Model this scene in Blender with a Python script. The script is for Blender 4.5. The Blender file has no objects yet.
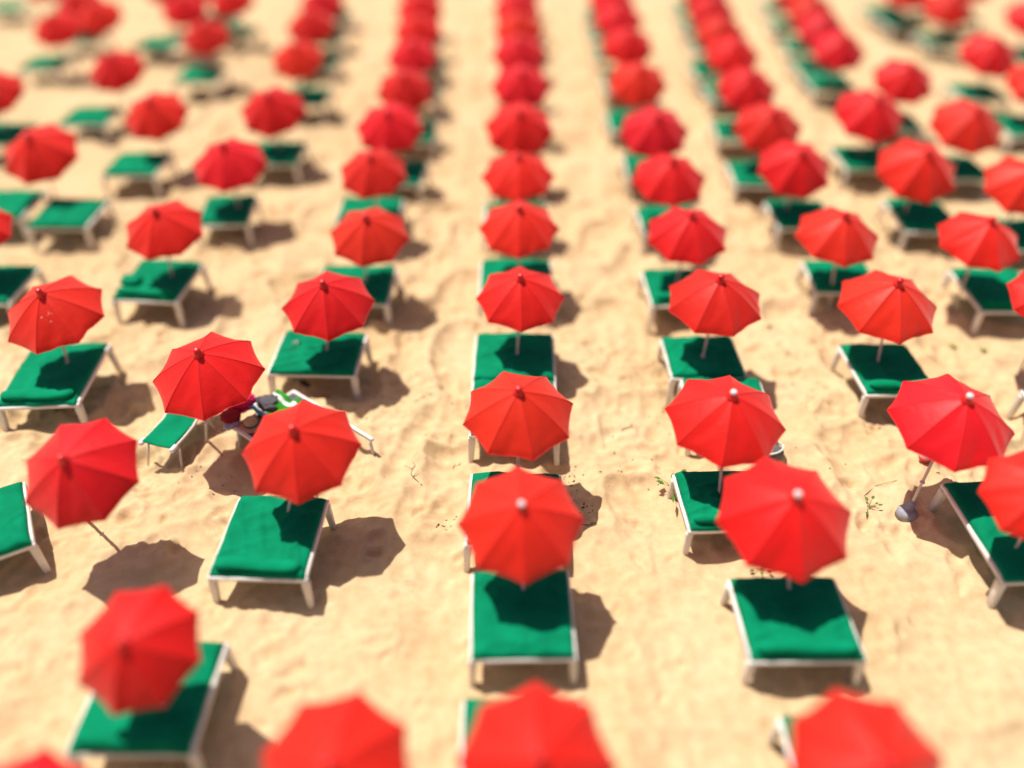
import bpy, bmesh, math, random
import numpy as np
from mathutils import Vector, Matrix, Quaternion

R_ = math.radians
scene = bpy.context.scene
col = bpy.data.collections.new("beach")
scene.collection.children.link(col)
rnd = random.Random(11)

# ------------------------------------------------------------------ placement (metres, camera above the origin looking along +y)
UMB = [  # column, rank, foot x, foot y, joint x, joint y, size, canopy tilt
    ('C', 0, 0.23, 3.71, 0.23, 3.71, 1.00, 20),
    ('C', 1, 0.16, 6.41, 0.11, 6.69, 1.03, 19),
    ('C', 2, 0.09, 8.74, 0.09, 8.74, 1.07, 13),
    ('C', 3, 0.06, 11.35, 0.14, 11.74, 1.01, 15),
    ('C', 4, 0.14, 14.25, 0.14, 14.25, 1.05, 17),
    ('C', 5, 0.13, 16.64, 0.13, 16.64, 1.08, 16),
    ('C', 6, 0.17, 19.31, 0.17, 19.31, 1.16, 27),
    ('C', 7, 0.25, 22.34, 0.25, 22.34, 1.12, 27),
    ('C', 8, 0.21, 25.16, 0.21, 25.16, 1.12, 27),
    ('C', 9, 0.20, 27.69, 0.20, 27.69, 1.13, 27),
    ('C', 10, 0.17, 30.12, 0.17, 30.12, 1.14, 27),
    ('C', 11, 0.19, 32.50, 0.19, 32.50, 1.16, 27),
    ('C', 12, 0.16, 35.03, 0.16, 35.03, 1.18, 27),
    ('R1', 0, 3.26, 3.65, 3.26, 3.65, 1.00, 20),
    ('R1', 1, 3.59, 6.30, 3.32, 6.80, 1.13, 17),
    ('R1', 2, 2.94, 7.96, 2.97, 8.63, 1.12, 12),
    ('R1', 3, 3.28, 11.40, 3.41, 11.64, 1.09, 12),
    ('R1', 4, 3.20, 13.87, 3.34, 13.97, 1.06, 16),
    ('R1', 5, 3.36, 16.46, 3.36, 16.46, 1.08, 19),
    ('R1', 6, 3.41, 19.09, 3.41, 19.09, 1.13, 27),
    ('R1', 7, 3.42, 22.58, 3.42, 22.58, 1.12, 27),
    ('R1', 8, 3.52, 25.94, 3.52, 25.94, 1.11, 27),
    ('R1', 9, 3.54, 28.86, 3.54, 28.86, 1.14, 27),
    ('R1', 10, 3.55, 31.46, 3.55, 31.46, 1.14, 27),
    ('R1', 11, 3.58, 34.19, 3.58, 34.19, 1.16, 27),
    ('R2', 0, 6.80, 7.25, 6.53, 7.08, 0.94, 20),
    ('R2', 1, 5.86, 8.34, 6.10, 8.58, 1.13, 15),
    ('R2', 2, 6.32, 11.20, 6.27, 11.52, 1.12, 14),
    ('R2', 3, 6.34, 13.77, 6.18, 13.93, 1.07, 16),
    ('R2', 4, 6.21, 17.00, 6.21, 17.00, 1.10, 27),
    ('R2', 5, 6.19, 19.33, 6.19, 19.33, 1.12, 27),
    ('R2', 6, 6.29, 22.10, 6.29, 22.10, 1.11, 27),
    ('R2', 7, 6.53, 25.03, 6.53, 25.03, 1.09, 27),
    ('R2', 8, 6.63, 27.30, 6.63, 27.30, 1.10, 27),
    ('R2', 9, 6.83, 29.84, 6.83, 29.84, 1.13, 27),
    ('R2', 10, 7.04, 32.49, 7.04, 32.49, 1.15, 27),
    ('R2', 11, 7.27, 35.02, 7.27, 35.02, 1.17, 27),
    ('R3', 0, 9.09, 11.65, 9.09, 11.65, 0.99, 20),
    ('R3', 1, 8.80, 13.74, 8.80, 13.74, 1.05, 16),
    ('R3', 2, 8.87, 16.92, 8.87, 16.92, 1.20, 27),
    ('R3', 3, 8.95, 20.21, 8.95, 20.21, 1.20, 27),
    ('R3', 4, 9.82, 25.55, 9.82, 25.55, 1.12, 27),
    ('R3', 5, 9.96, 27.67, 9.96, 27.67, 1.12, 27),
    ('R3', 6, 10.26, 29.86, 10.26, 29.86, 1.14, 27),
    ('R3', 7, 10.48, 32.40, 10.48, 32.40, 1.19, 27),
    ('R3', 8, 10.70, 34.91, 10.70, 34.91, 1.20, 27),
    ('R4', 0, 10.74, 16.08, 10.74, 16.08, 1.09, 27),
    ('R4', 1, 11.06, 19.47, 11.06, 19.47, 1.20, 27),
    ('R4', 2, 10.75, 22.78, 10.75, 22.78, 1.15, 27),
    ('R4', 3, 14.69, 34.26, 14.69, 34.26, 1.20, 27),
    ('R4', 4, 14.60, 32.71, 14.60, 32.71, 1.20, 27),
    ('R5', 0, 14.28, 22.47, 14.28, 22.47, 1.16, 27),
    ('R5', 1, 14.16, 25.06, 14.16, 25.06, 1.20, 27),
    ('R5', 2, 15.17, 30.44, 15.17, 30.44, 1.18, 27),
    ('R5', 3, 17.32, 29.01, 17.32, 29.01, 1.16, 27),
    ('R5', 4, 17.30, 33.62, 17.30, 33.62, 1.20, 27),
    ('L1', 0, -1.61, 3.63, -1.61, 3.63, 0.99, 20),
    ('L1', 1, -3.27, 7.69, -2.81, 7.99, 1.07, 18),
    ('L1', 2, -3.33, 11.63, -3.07, 11.54, 1.04, 16),
    ('L1', 3, -3.00, 13.89, -2.71, 13.92, 1.03, 20),
    ('L1', 4, -3.01, 16.75, -3.01, 16.75, 1.02, 23),
    ('L1', 5, -2.96, 19.35, -2.96, 19.35, 1.13, 27),
    ('L1', 6, -2.87, 22.05, -2.87, 22.05, 1.07, 27),
    ('L1', 7, -2.92, 24.88, -2.92, 24.88, 1.05, 27),
    ('L1', 8, -3.01, 27.52, -3.01, 27.52, 1.09, 27),
    ('L1', 9, -3.18, 30.10, -3.18, 30.10, 1.13, 27),
    ('L1', 10, -3.37, 32.74, -3.37, 32.74, 1.13, 27),
    ('L2', 0, -3.88, 4.93, -3.88, 4.93, 0.90, 28),
    ('L2', 1, -4.98, 9.83, -4.52, 9.63, 1.11, 16),
    ('L2', 2, -6.84, 14.17, -6.69, 14.17, 1.04, 20),
    ('L2', 3, -6.27, 17.26, -6.27, 17.26, 1.13, 20),
    ('L2', 4, -6.04, 20.50, -6.04, 20.50, 1.15, 27),
    ('L2', 5, -6.26, 24.63, -6.26, 24.63, 1.07, 27),
    ('L2', 6, -6.55, 28.10, -6.55, 28.10, 1.10, 27),
    ('L2', 7, -6.70, 30.87, -6.70, 30.87, 1.11, 27),
    ('L2', 8, -6.98, 33.85, -6.98, 33.85, 1.15, 27),
    ('L3', 1, -6.30, 8.27, -5.56, 7.54, 1.03, 28),
    ('L3', 2, -7.70, 11.29, -7.52, 11.26, 1.10, 18),
    ('L3', 3, -10.28, 14.08, -10.28, 14.08, 0.97, 20),
    ('L3', 4, -10.73, 17.83, -10.73, 17.83, 1.18, 27),
    ('L3', 5, -8.89, 20.18, -8.89, 20.18, 1.10, 27),
    ('L3', 6, -9.60, 26.94, -9.60, 26.94, 1.07, 27),
    ('L3', 7, -11.32, 30.19, -11.32, 30.19, 1.10, 27),
    ('L3', 8, -11.59, 33.22, -11.59, 33.22, 1.14, 27),
    ('L3', 9, -9.99, 31.43, -9.99, 31.43, 1.12, 27),
    ('L4', 0, -4.26, 3.11, -4.26, 3.11, 0.93, 20),
    ('L4', 1, -11.18, 23.66, -11.18, 23.66, 1.10, 27),
    ('L4', 2, -13.73, 21.77, -13.73, 21.77, 1.09, 27),
    ('L4', 3, -14.69, 27.85, -14.69, 27.85, 1.09, 27),
    ('L4', 4, -15.29, 31.01, -15.29, 31.01, 1.12, 27),
    ('L4', 5, -17.49, 33.56, -17.49, 33.56, 1.16, 27),
    ('L4', 6, -12.93, 33.26, -12.93, 33.26, 1.17, 27),
    ('L4', 7, -13.90, 29.28, -13.90, 29.28, 1.09, 27),
]
LOU = [  # column, rank, x, y, heading, width and length factors
    ('C', 0, 0.11, 4.37, -0.0, 0.99, 0.99),
    ('C', 1, 0.12, 6.20, 1.2, 0.94, 0.94),
    ('C', 2, 0.04, 7.96, -1.6, 0.99, 0.99),
    ('C', 3, 0.04, 11.55, -0.8, 1.05, 0.99),
    ('C', 4, 0.08, 14.21, 0.0, 1.08, 0.99),
    ('C', 5, 0.08, 16.79, 0.0, 1.06, 0.99),
    ('C', 6, 0.11, 19.14, -0.8, 0.96, 0.96),
    ('C', 7, 0.22, 22.42, 2.4, 1.01, 0.97),
    ('C', 8, 0.22, 25.04, -2.6, 0.96, 0.97),
    ('C', 9, 0.30, 27.74, 2.5, 1.01, 0.97),
    ('C', 10, 0.13, 30.10, 1.9, 1.02, 1.04),
    ('C', 11, 0.09, 32.48, 1.4, 0.99, 0.97),
    ('C', 12, 0.15, 34.86, 3.5, 1.02, 1.00),
    ('R1', 0, 3.62, 4.16, -0.0, 0.99, 0.99),
    ('R1', 1, 3.48, 6.13, 0.9, 1.03, 0.88),
    ('R1', 2, 3.00, 8.12, 2.7, 0.91, 0.81),
    ('R1', 3, 3.33, 11.53, 1.0, 0.96, 0.85),
    ('R1', 4, 3.33, 13.85, 2.1, 1.03, 0.93),
    ('R1', 5, 3.51, 16.71, 3.1, 0.99, 0.84),
    ('R1', 6, 3.51, 19.61, -0.0, 0.99, 0.99),
    ('R1', 7, 3.37, 22.66, 0.6, 1.02, 1.03),
    ('R1', 8, 3.52, 25.87, 0.8, 0.98, 0.97),
    ('R1', 9, 3.49, 28.91, -3.7, 0.95, 1.01),
    ('R1', 10, 3.50, 31.42, -0.2, 0.98, 1.05),
    ('R1', 11, 3.51, 34.12, -2.4, 1.00, 0.98),
    ('R2', 1, 6.95, 7.59, 2.2, 0.99, 1.30),
    ('R2', 2, 6.43, 11.20, 1.7, 0.90, 1.01),
    ('R2', 3, 6.60, 14.23, -2.5, 0.96, 0.85),
    ('R2', 4, 6.54, 16.96, 0.8, 1.00, 0.93),
    ('R2', 5, 6.09, 19.15, -2.2, 1.01, 1.01),
    ('R2', 6, 6.23, 22.00, -2.6, 0.99, 0.95),
    ('R2', 7, 6.58, 25.10, 3.6, 1.01, 1.05),
    ('R2', 8, 6.51, 27.19, 3.7, 1.01, 0.99),
    ('R2', 9, 6.93, 29.83, 2.5, 0.97, 0.97),
    ('R2', 10, 7.02, 32.33, -0.9, 1.03, 0.98),
    ('R2', 11, 7.15, 34.83, -2.6, 1.01, 0.99),
    ('R3', 0, 9.13, 9.95, 0.1, 0.99, 0.99),
    ('R3', 1, 9.54, 13.76, -0.1, 0.99, 1.12),
    ('R3', 2, 9.28, 16.92, -2.0, 0.95, 1.15),
    ('R3', 3, 9.03, 20.09, 0.0, 1.00, 1.00),
    ('R3', 4, 9.88, 25.85, 0.0, 1.00, 1.00),
    ('R3', 5, 9.91, 27.50, 3.9, 0.98, 0.97),
    ('R3', 6, 10.16, 29.68, -2.7, 1.00, 0.96),
    ('R3', 7, 10.37, 32.35, -2.0, 1.03, 0.96),
    ('R3', 8, 10.70, 34.94, -0.7, 1.03, 1.00),
    ('R4', 0, 10.88, 16.00, -3.7, 0.98, 0.97),
    ('R4', 1, 11.15, 19.52, -0.0, 0.95, 0.98),
    ('R4', 2, 10.68, 22.65, -2.1, 1.02, 0.96),
    ('R4', 3, 14.58, 34.33, 0.5, 1.03, 0.99),
    ('R4', 4, 14.70, 32.71, 2.3, 1.01, 1.00),
    ('R5', 0, 14.18, 22.33, 3.0, 1.02, 1.04),
    ('R5', 1, 14.12, 25.06, 2.4, 1.00, 1.03),
    ('R5', 2, 15.18, 30.43, 1.5, 0.97, 1.04),
    ('R5', 3, 17.43, 28.83, 3.8, 1.03, 1.02),
    ('R5', 4, 17.19, 33.69, -3.0, 1.03, 1.02),
    ('L1', 0, -1.72, 3.48, 1.1, 1.00, 1.02),
    ('L1', 1, -3.28, 7.45, -1.9, 0.96, 1.04),
    ('L1', 2, -3.40, 11.65, -2.0, 1.13, 0.89),
    ('L1', 3, -3.11, 13.94, -1.0, 1.12, 1.00),
    ('L1', 4, -3.24, 17.19, 0.8, 1.07, 0.84),
    ('L1', 5, -2.85, 19.21, -4.0, 1.02, 0.95),
    ('L1', 6, -2.78, 21.89, 2.5, 1.01, 1.04),
    ('L1', 7, -2.91, 24.94, -2.4, 1.00, 0.98),
    ('L1', 8, -2.92, 27.55, -0.2, 0.99, 0.95),
    ('L1', 9, -3.29, 30.08, -0.1, 1.02, 1.01),
    ('L1', 10, -3.46, 32.65, 2.1, 0.99, 0.95),
    ('L2', 0, -4.10, 5.10, -0.2, 1.02, 1.01),
    ('L2', 2, -7.04, 14.10, -4.1, 0.97, 1.08),
    ('L2', 3, -6.51, 17.15, 4.6, 0.87, 1.00),
    ('L2', 4, -6.12, 20.41, 0.0, 1.00, 1.00),
    ('L2', 5, -6.18, 24.67, -3.3, 0.99, 0.99),
    ('L2', 6, -6.48, 27.99, -2.1, 0.99, 1.05),
    ('L2', 7, -6.80, 30.71, 1.0, 1.02, 1.00),
    ('L2', 8, -6.99, 33.91, 2.2, 0.96, 1.04),
    ('L3', 1, -7.36, 7.57, 30.0, 1.00, 1.00),
    ('L3', 2, -7.79, 11.06, 3.8, 0.99, 1.25),
    ('L3', 3, -10.31, 13.94, 0.0, 1.00, 1.00),
    ('L3', 4, -10.07, 17.01, 0.0, 1.00, 1.00),
    ('L3', 5, -9.48, 19.72, 0.0, 1.00, 1.00),
    ('L3', 6, -9.95, 26.64, 0.0, 1.00, 1.00),
    ('L3', 7, -12.43, 29.99, 0.0, 1.00, 1.00),
    ('L3', 8, -11.17, 33.11, 2.7, 0.98, 1.03),
    ('L3', 9, -10.07, 31.49, -2.6, 0.96, 1.00),
    ('L4', 0, -4.30, 3.07, 3.2, 1.01, 0.95),
    ('L4', 1, -12.01, 23.05, 0.0, 1.00, 1.00),
    ('L4', 2, -13.77, 21.73, -0.1, 1.01, 1.00),
    ('L4', 3, -15.38, 27.86, 0.0, 1.00, 1.00),
    ('L4', 4, -15.40, 30.89, 2.8, 0.98, 1.03),
    ('L4', 5, -17.38, 33.55, 1.4, 1.00, 0.98),
    ('X', 0, 0.03, 10.18, -0.0, 1.04, 0.99),
    ('X', 1, 3.50, 10.29, -1.2, 0.99, 0.89),
    ('X', 2, -11.73, 17.46, 0.0, 1.00, 1.00),
    ('X', 3, -20.10, 34.99, 0.0, 1.00, 1.00),
    ('X', 4, 16.71, 35.61, 0.0, 1.00, 1.00),
]
SUN, SKY, EXPO = 4.5, .065, .36
FOCUS, APERTURE = 12.2, .47
YAW = {}

# ------------------------------------------------------------------ helpers
def tag(o, label=None, cat=None, group=None, kind=None):
    if label: o["label"] = label
    if cat: o["category"] = cat
    if group: o["group"] = group
    if kind: o["kind"] = kind
    return o

def empty(name, loc=(0, 0, 0), rz=0.0):
    o = bpy.data.objects.new(name, None)
    o.empty_display_size = 0.2
    col.objects.link(o)
    o.location = loc
    o.rotation_euler = (0, 0, rz)
    return o

def mesh_obj(name, verts, faces, mat, parent=None, smooth=True, mats=None, fmat=None):
    me = bpy.data.meshes.new(name)
    me.from_pydata([tuple(v) for v in verts], [], faces)
    me.materials.append(mat)
    if mats:
        for m in mats: me.materials.append(m)
    if fmat is not None:
        me.polygons.foreach_set("material_index", fmat)
    me.polygons.foreach_set("use_smooth", [smooth] * len(me.polygons))
    me.update()
    o = bpy.data.objects.new(name, me)
    col.objects.link(o)
    if parent: o.parent = parent
    return o

def copy_tree(o, parent=None):
    c = o.copy()
    col.objects.link(c)
    if parent: c.parent = parent
    for ch in list(o.children):
        copy_tree(ch, c)
    return c

class MB:
    """collects shapes, links them as one mesh object"""
    def __init__(self): self.v, self.f = [], []
    def add(self, verts, faces):
        n = len(self.v)
        self.v += [tuple(p) for p in verts]
        self.f += [tuple(i + n for i in f) for f in faces]
    def loft(self, rings, cap=True, closed=True):
        n = len(rings[0]); v = [p for r in rings for p in r]; f = []
        for k in range(len(rings) - 1):
            for i in range(n if closed else n - 1):
                j = (i + 1) % n
                f.append((k * n + i, k * n + j, (k + 1) * n + j, (k + 1) * n + i))
        if cap:
            f.append(tuple(reversed(range(n))))
            f.append(tuple(range((len(rings) - 1) * n, len(rings) * n)))
        self.add(v, f)
    def tube(self, pts, rad, n=8, cap=True):
        rings = []
        pts = [Vector(p) for p in pts]
        rads = rad if isinstance(rad, (list, tuple)) else [rad] * len(pts)
        up = Vector((0, 0, 1))
        for k, p in enumerate(pts):
            d = (pts[min(k + 1, len(pts) - 1)] - pts[max(k - 1, 0)]).normalized()
            a = d.cross(up)
            if a.length < 1e-3: a = d.cross(Vector((1, 0, 0)))
            a.normalize(); b = d.cross(a).normalized()
            rings.append([p + rads[k] * (math.cos(t) * a + math.sin(t) * b) for t in [2 * math.pi * i / n for i in range(n)]])
        self.loft(rings, cap)
    def bar(self, p0, p1, w0, w1, bev=0.25):
        """bevelled square bar between two points; w = (width, depth) at each end"""
        p0, p1 = Vector(p0), Vector(p1)
        d = (p1 - p0).normalized()
        a = d.cross(Vector((0, 1, 0)))
        if a.length < 0.3: a = d.cross(Vector((0, 0, 1)))
        a.normalize(); b = d.cross(a).normalized()
        def ring(p, w):
            x, y = w[0] / 2, w[1] / 2; c = min(x, y) * bev * 2
            q = [(x, y - c), (x - c * .3, y - c * .3), (x - c, y), (-x + c, y), (-x + c * .3, y - c * .3), (-x, y - c),
                 (-x, -y + c), (-x + c * .3, -y + c * .3), (-x + c, -y), (x - c, -y), (x - c * .3, -y + c * .3), (x, -y + c)]
            return [p + a * i + b * j for i, j in q]
        L = (p1 - p0).length; e = min(.012, L * .2)
        s = lambda w, k: (w[0] * k, w[1] * k)
        self.loft([ring(p0, s(w0, .8)), ring(p0 + d * e, w0), ring(p1 - d * e, w1), ring(p1, s(w1, .8))])
    def lathe(self, prof, n=20, origin=(0, 0, 0)):
        o = Vector(origin)
        self.loft([[o + Vector((r * math.cos(2 * math.pi * i / n), r * math.sin(2 * math.pi * i / n), z)) for i in range(n)] for r, z in prof])
    def build(self, name, mat, parent=None, smooth=True):
        o = mesh_obj(name, self.v, self.f, mat, parent, smooth)
        return o

def auto_smooth(o, ang=40):
    me = o.data
    bm = bmesh.new(); bm.from_mesh(me)
    for e in bm.edges:
        if len(e.link_faces) == 2 and e.calc_face_angle(0) > R_(ang): e.smooth = False
    bmesh.ops.recalc_face_normals(bm, faces=bm.faces)
    bm.to_mesh(me); bm.free()
    return o

# numpy value noise
class Noise:
    def __init__(self, seed):
        self.t = np.random.RandomState(seed).rand(256, 256)
    def __call__(self, x, y):
        x = np.asarray(x, float); y = np.asarray(y, float)
        i = np.floor(x).astype(int); j = np.floor(y).astype(int)
        fx = x - i; fy = y - j
        fx = fx * fx * fx * (fx * (fx * 6 - 15) + 10); fy = fy * fy * fy * (fy * (fy * 6 - 15) + 10)
        t = self.t
        a = t[i % 256, j % 256]; b = t[(i + 1) % 256, j % 256]
        c = t[i % 256, (j + 1) % 256]; d = t[(i + 1) % 256, (j + 1) % 256]
        return (a * (1 - fx) + b * fx) * (1 - fy) + (c * (1 - fx) + d * fx) * fy
N1, N2, N3, N4 = Noise(1), Noise(2), Noise(3), Noise(4)

# ------------------------------------------------------------------ materials
def new_mat(name):
    m = bpy.data.materials.new(name); m.use_nodes = True
    nt = m.node_tree; nt.nodes.clear()
    out = nt.nodes.new("ShaderNodeOutputMaterial")
    return m, nt, out

def node(nt, t, **kw):
    n = nt.nodes.new(t)
    for k, v in kw.items(): setattr(n, k, v)
    return n

def noise_ramp(nt, coord, scale, detail, stops, rough=.55):
    n = node(nt, "ShaderNodeTexNoise"); n.inputs["Scale"].default_value = scale
    n.inputs["Detail"].default_value = detail; n.inputs["Roughness"].default_value = rough
    nt.links.new(coord, n.inputs["Vector"])
    r = node(nt, "ShaderNodeValToRGB")
    el = r.color_ramp.elements
    el[0].position, el[0].color = stops[0][0], (*stops[0][1], 1)
    el[1].position, el[1].color = stops[-1][0], (*stops[-1][1], 1)
    for p, c in stops[1:-1]:
        e = el.new(p); e.color = (*c, 1)
    nt.links.new(n.outputs["Fac"], r.inputs["Fac"])
    return n, r

def bump(nt, coord, scale, strength, dist, detail=3, kind="noise"):
    if kind == "noise":
        n = node(nt, "ShaderNodeTexNoise"); n.inputs["Detail"].default_value = detail
    else:
        n = node(nt, "ShaderNodeTexVoronoi")
    n.inputs["Scale"].default_value = scale
    nt.links.new(coord, n.inputs["Vector"])
    b = node(nt, "ShaderNodeBump"); b.inputs["Strength"].default_value = strength; b.inputs["Distance"].default_value = dist
    nt.links.new(n.outputs[0], b.inputs["Height"])
    return b

def simple(name, c0, c1, scale=20, rough=.5, spec=.4, bscale=0, bstr=.3, bdist=.003, sheen=0.0, vary=0.0):
    m, nt, out = new_mat(name)
    tc = node(nt, "ShaderNodeTexCoord")
    n, r = noise_ramp(nt, tc.outputs["Object"], scale, 4, [(.3, c0), (.7, c1)])
    p = node(nt, "ShaderNodeBsdfPrincipled")
    colour = r.outputs["Color"]
    if vary:
        oi = node(nt, "ShaderNodeObjectInfo")
        hs = node(nt, "ShaderNodeHueSaturation")
        mr = node(nt, "ShaderNodeMapRange"); mr.inputs["To Min"].default_value = 1 - vary; mr.inputs["To Max"].default_value = 1 + vary
        nt.links.new(oi.outputs["Random"], mr.inputs["Value"]); nt.links.new(mr.outputs[0], hs.inputs["Value"])
        nt.links.new(colour, hs.inputs["Color"]); colour = hs.outputs["Color"]
    nt.links.new(colour, p.inputs["Base Color"])
    p.inputs["Roughness"].default_value = rough
    p.inputs["Specular IOR Level"].default_value = spec
    if sheen:
        p.inputs["Sheen Weight"].default_value = sheen; p.inputs["Sheen Roughness"].default_value = .4
    if bscale:
        b = bump(nt, tc.outputs["Object"], bscale, bstr, bdist)
        nt.links.new(b.outputs[0], p.inputs["Normal"])
    nt.links.new(p.outputs[0], out.inputs[0])
    return m

def canopy_mat(name, stained=False):
    m, nt, out = new_mat(name)
    tc = node(nt, "ShaderNodeTexCoord"); oi = node(nt, "ShaderNodeObjectInfo")
    n, r = noise_ramp(nt, tc.outputs["Object"], 2.2, 4, [(.25, RED0), (.75, RED1)])
    hs = node(nt, "ShaderNodeHueSaturation")
    mr = node(nt, "ShaderNodeMapRange"); mr.inputs["To Min"].default_value = .4975; mr.inputs["To Max"].default_value = .504
    nt.links.new(oi.outputs["Random"], mr.inputs["Value"]); nt.links.new(mr.outputs[0], hs.inputs["Hue"])
    mv = node(nt, "ShaderNodeMapRange"); mv.inputs["To Min"].default_value = .88; mv.inputs["To Max"].default_value = 1.08
    fr = node(nt, "ShaderNodeMath", operation="FRACT"); mu = node(nt, "ShaderNodeMath", operation="MULTIPLY"); mu.inputs[1].default_value = 7.31
    nt.links.new(oi.outputs["Random"], mu.inputs[0]); nt.links.new(mu.outputs[0], fr.inputs[0]); nt.links.new(fr.outputs[0], mv.inputs["Value"]); nt.links.new(mv.outputs[0], hs.inputs["Value"])
    nt.links.new(r.outputs["Color"], hs.inputs["Color"])
    colour = hs.outputs["Color"]
    if stained:   # pale bird droppings on one panel
        vo = node(nt, "ShaderNodeTexNoise"); vo.inputs["Scale"].default_value = 16; vo.inputs["Detail"].default_value = 3
        nt.links.new(tc.outputs["Object"], vo.inputs["Vector"])
        sub = node(nt, "ShaderNodeVectorMath", operation="DISTANCE"); nt.links.new(tc.outputs["Object"], sub.inputs[0]); sub.inputs[1].default_value = (.10, -.28, -.17)
        ma = node(nt, "ShaderNodeMapRange"); ma.inputs["From Min"].default_value = .02; ma.inputs["From Max"].default_value = .2
        ma.inputs["To Min"].default_value = .17; ma.inputs["To Max"].default_value = -.1
        nt.links.new(sub.outputs["Value"], ma.inputs["Value"])
        ad = node(nt, "ShaderNodeMath", operation="ADD"); nt.links.new(ma.outputs[0], ad.inputs[0]); nt.links.new(vo.outputs["Fac"], ad.inputs[1])
        th = node(nt, "ShaderNodeMapRange"); th.inputs["From Min"].default_value = .70; th.inputs["From Max"].default_value = .74
        nt.links.new(ad.outputs[0], th.inputs["Value"])
        mx = node(nt, "ShaderNodeMixRGB"); mx.inputs["Color2"].default_value = (.76, .27, .22, 1)
        nt.links.new(th.outputs[0], mx.inputs["Fac"]); nt.links.new(colour, mx.inputs["Color1"]); colour = mx.outputs["Color"]
    p = node(nt, "ShaderNodeBsdfPrincipled")
    nt.links.new(colour, p.inputs["Base Color"])
    p.inputs["Roughness"].default_value = .5; p.inputs["Specular IOR Level"].default_value = .26
    p.inputs["Sheen Weight"].default_value = .22; p.inputs["Sheen Roughness"].default_value = .45; p.inputs["Sheen Tint"].default_value = (1, .75, .72, 1)
    b = bump(nt, tc.outputs["Object"], 9, .35, .02, 2)
    b2 = node(nt, "ShaderNodeBump"); b2.inputs["Strength"].default_value = .15; b2.inputs["Distance"].default_value = .002
    w = node(nt, "ShaderNodeTexNoise"); w.inputs["Scale"].default_value = 260; nt.links.new(tc.outputs["Object"], w.inputs["Vector"])
    nt.links.new(w.outputs[0], b2.inputs["Height"]); nt.links.new(b.outputs[0], b2.inputs["Normal"])
    nt.links.new(b2.outputs[0], p.inputs["Normal"])
    t = node(nt, "ShaderNodeBsdfTranslucent"); nt.links.new(colour, t.inputs["Color"])
    mix = node(nt, "ShaderNodeMixShader"); mix.inputs["Fac"].default_value = .12
    nt.links.new(p.outputs[0], mix.inputs[1]); nt.links.new(t.outputs[0], mix.inputs[2])
    nt.links.new(mix.outputs[0], out.inputs[0])
    return m

RED0, RED1 = (.70, .007, .006), (.82, .0095, .008)
M = {}
M["canopy"] = canopy_mat("red_canopy_cloth")
M["canopy_stained"] = canopy_mat("stained_red_canopy_cloth", True)
M["hem"] = simple("red_hem_tape", (.66, .018, .015), (.74, .026, .022), 30, .6, .3)
M["red_plastic"] = simple("red_plastic", (.66, .009, .010), (.74, .013, .014), 9, .35, .5)
M["white_knob"] = simple("white_knob_plastic", (.78, .62, .62), (.84, .72, .72), 12, .35, .5)
M["pole"] = simple("painted_pole", (.62, .57, .5), (.74, .70, .63), 7, .45, .4, 40, .1)
M["frame"] = simple("white_painted_frame", (.66, .63, .58), (.80, .78, .74), 5, .42, .45, 60, .15, .002, vary=.05)
M["cloth"] = simple("green_mattress_cloth", (.0, .165, .073), (.0, .225, .104), 3, .85, .08, 130, .25, .003, 0, vary=.08)
M["roll"] = simple("green_roll_cloth", (.0, .18, .08), (.0, .235, .11), 4, .85, .08, 110, .25, .003, 0, vary=.08)
M["rib"] = simple("galvanised_rib", (.35, .34, .33), (.5, .5, .49), 20, .4, .5)
M["concrete"] = simple("grey_base", (.25, .25, .29), (.36, .36, .41), 14, .8, .2, 60, .5)
M["magenta"] = simple("magenta_cloth", (.62, .004, .10), (.75, .012, .16), 6, .6, .4, 30, .4, .01)
M["maroon"] = simple("dark_red_cloth", (.22, .004, .014), (.3, .01, .02), 6, .7, .3)
M["charcoal"] = simple("charcoal_cloth", (.06, .055, .066), (.11, .10, .115), 8, .8, .3, 90, .3)
M["straw"] = simple("woven_straw", (.42, .31, .15), (.62, .5, .28), 60, .8, .2, 150, .7, .004)
M["towel_green"] = simple("bright_green_towel", (.02, .21, .008), (.04, .33, .02), 10, .85, .2, 160, .5, .004, .2)
M["towel_white"] = simple("white_towel", (.72, .74, .74), (.82, .84, .82), 10, .85, .2, 160, .5, .004, .2)
M["towel_teal"] = simple("teal_towel", (.02, .22, .28), (.03, .32, .4), 10, .85, .2, 160, .5, .004, .2)
M["rubber"] = simple("dark_rubber", (.015, .015, .017), (.035, .034, .036), 20, .6, .4)
M["white_rubber"] = simple("white_rubber", (.7, .7, .7), (.8, .8, .79), 20, .5, .4)
M["bluewhite"] = simple("blue_white_cloth", (.12, .22, .38), (.7, .74, .78), 30, .8, .2, 90, .3)
M["grey_bag"] = simple("grey_canvas", (.10, .105, .1), (.17, .175, .17), 20, .8, .2, 120, .4)
M["twig"] = simple("dry_twig", (.035, .026, .012), (.10, .07, .035), 30, .85, .2)
M["leaf"] = simple("green_leaf", (.05, .12, .015), (.12, .2, .03), 20, .6, .3)
M["weed"] = simple("dry_seaweed", (.02, .016, .01), (.09, .06, .025), 12, .9, .15)
M["pink"] = simple("pink_ball_plastic", (.75, .33, .36), (.8, .42, .44), 8, .3, .5)

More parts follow.
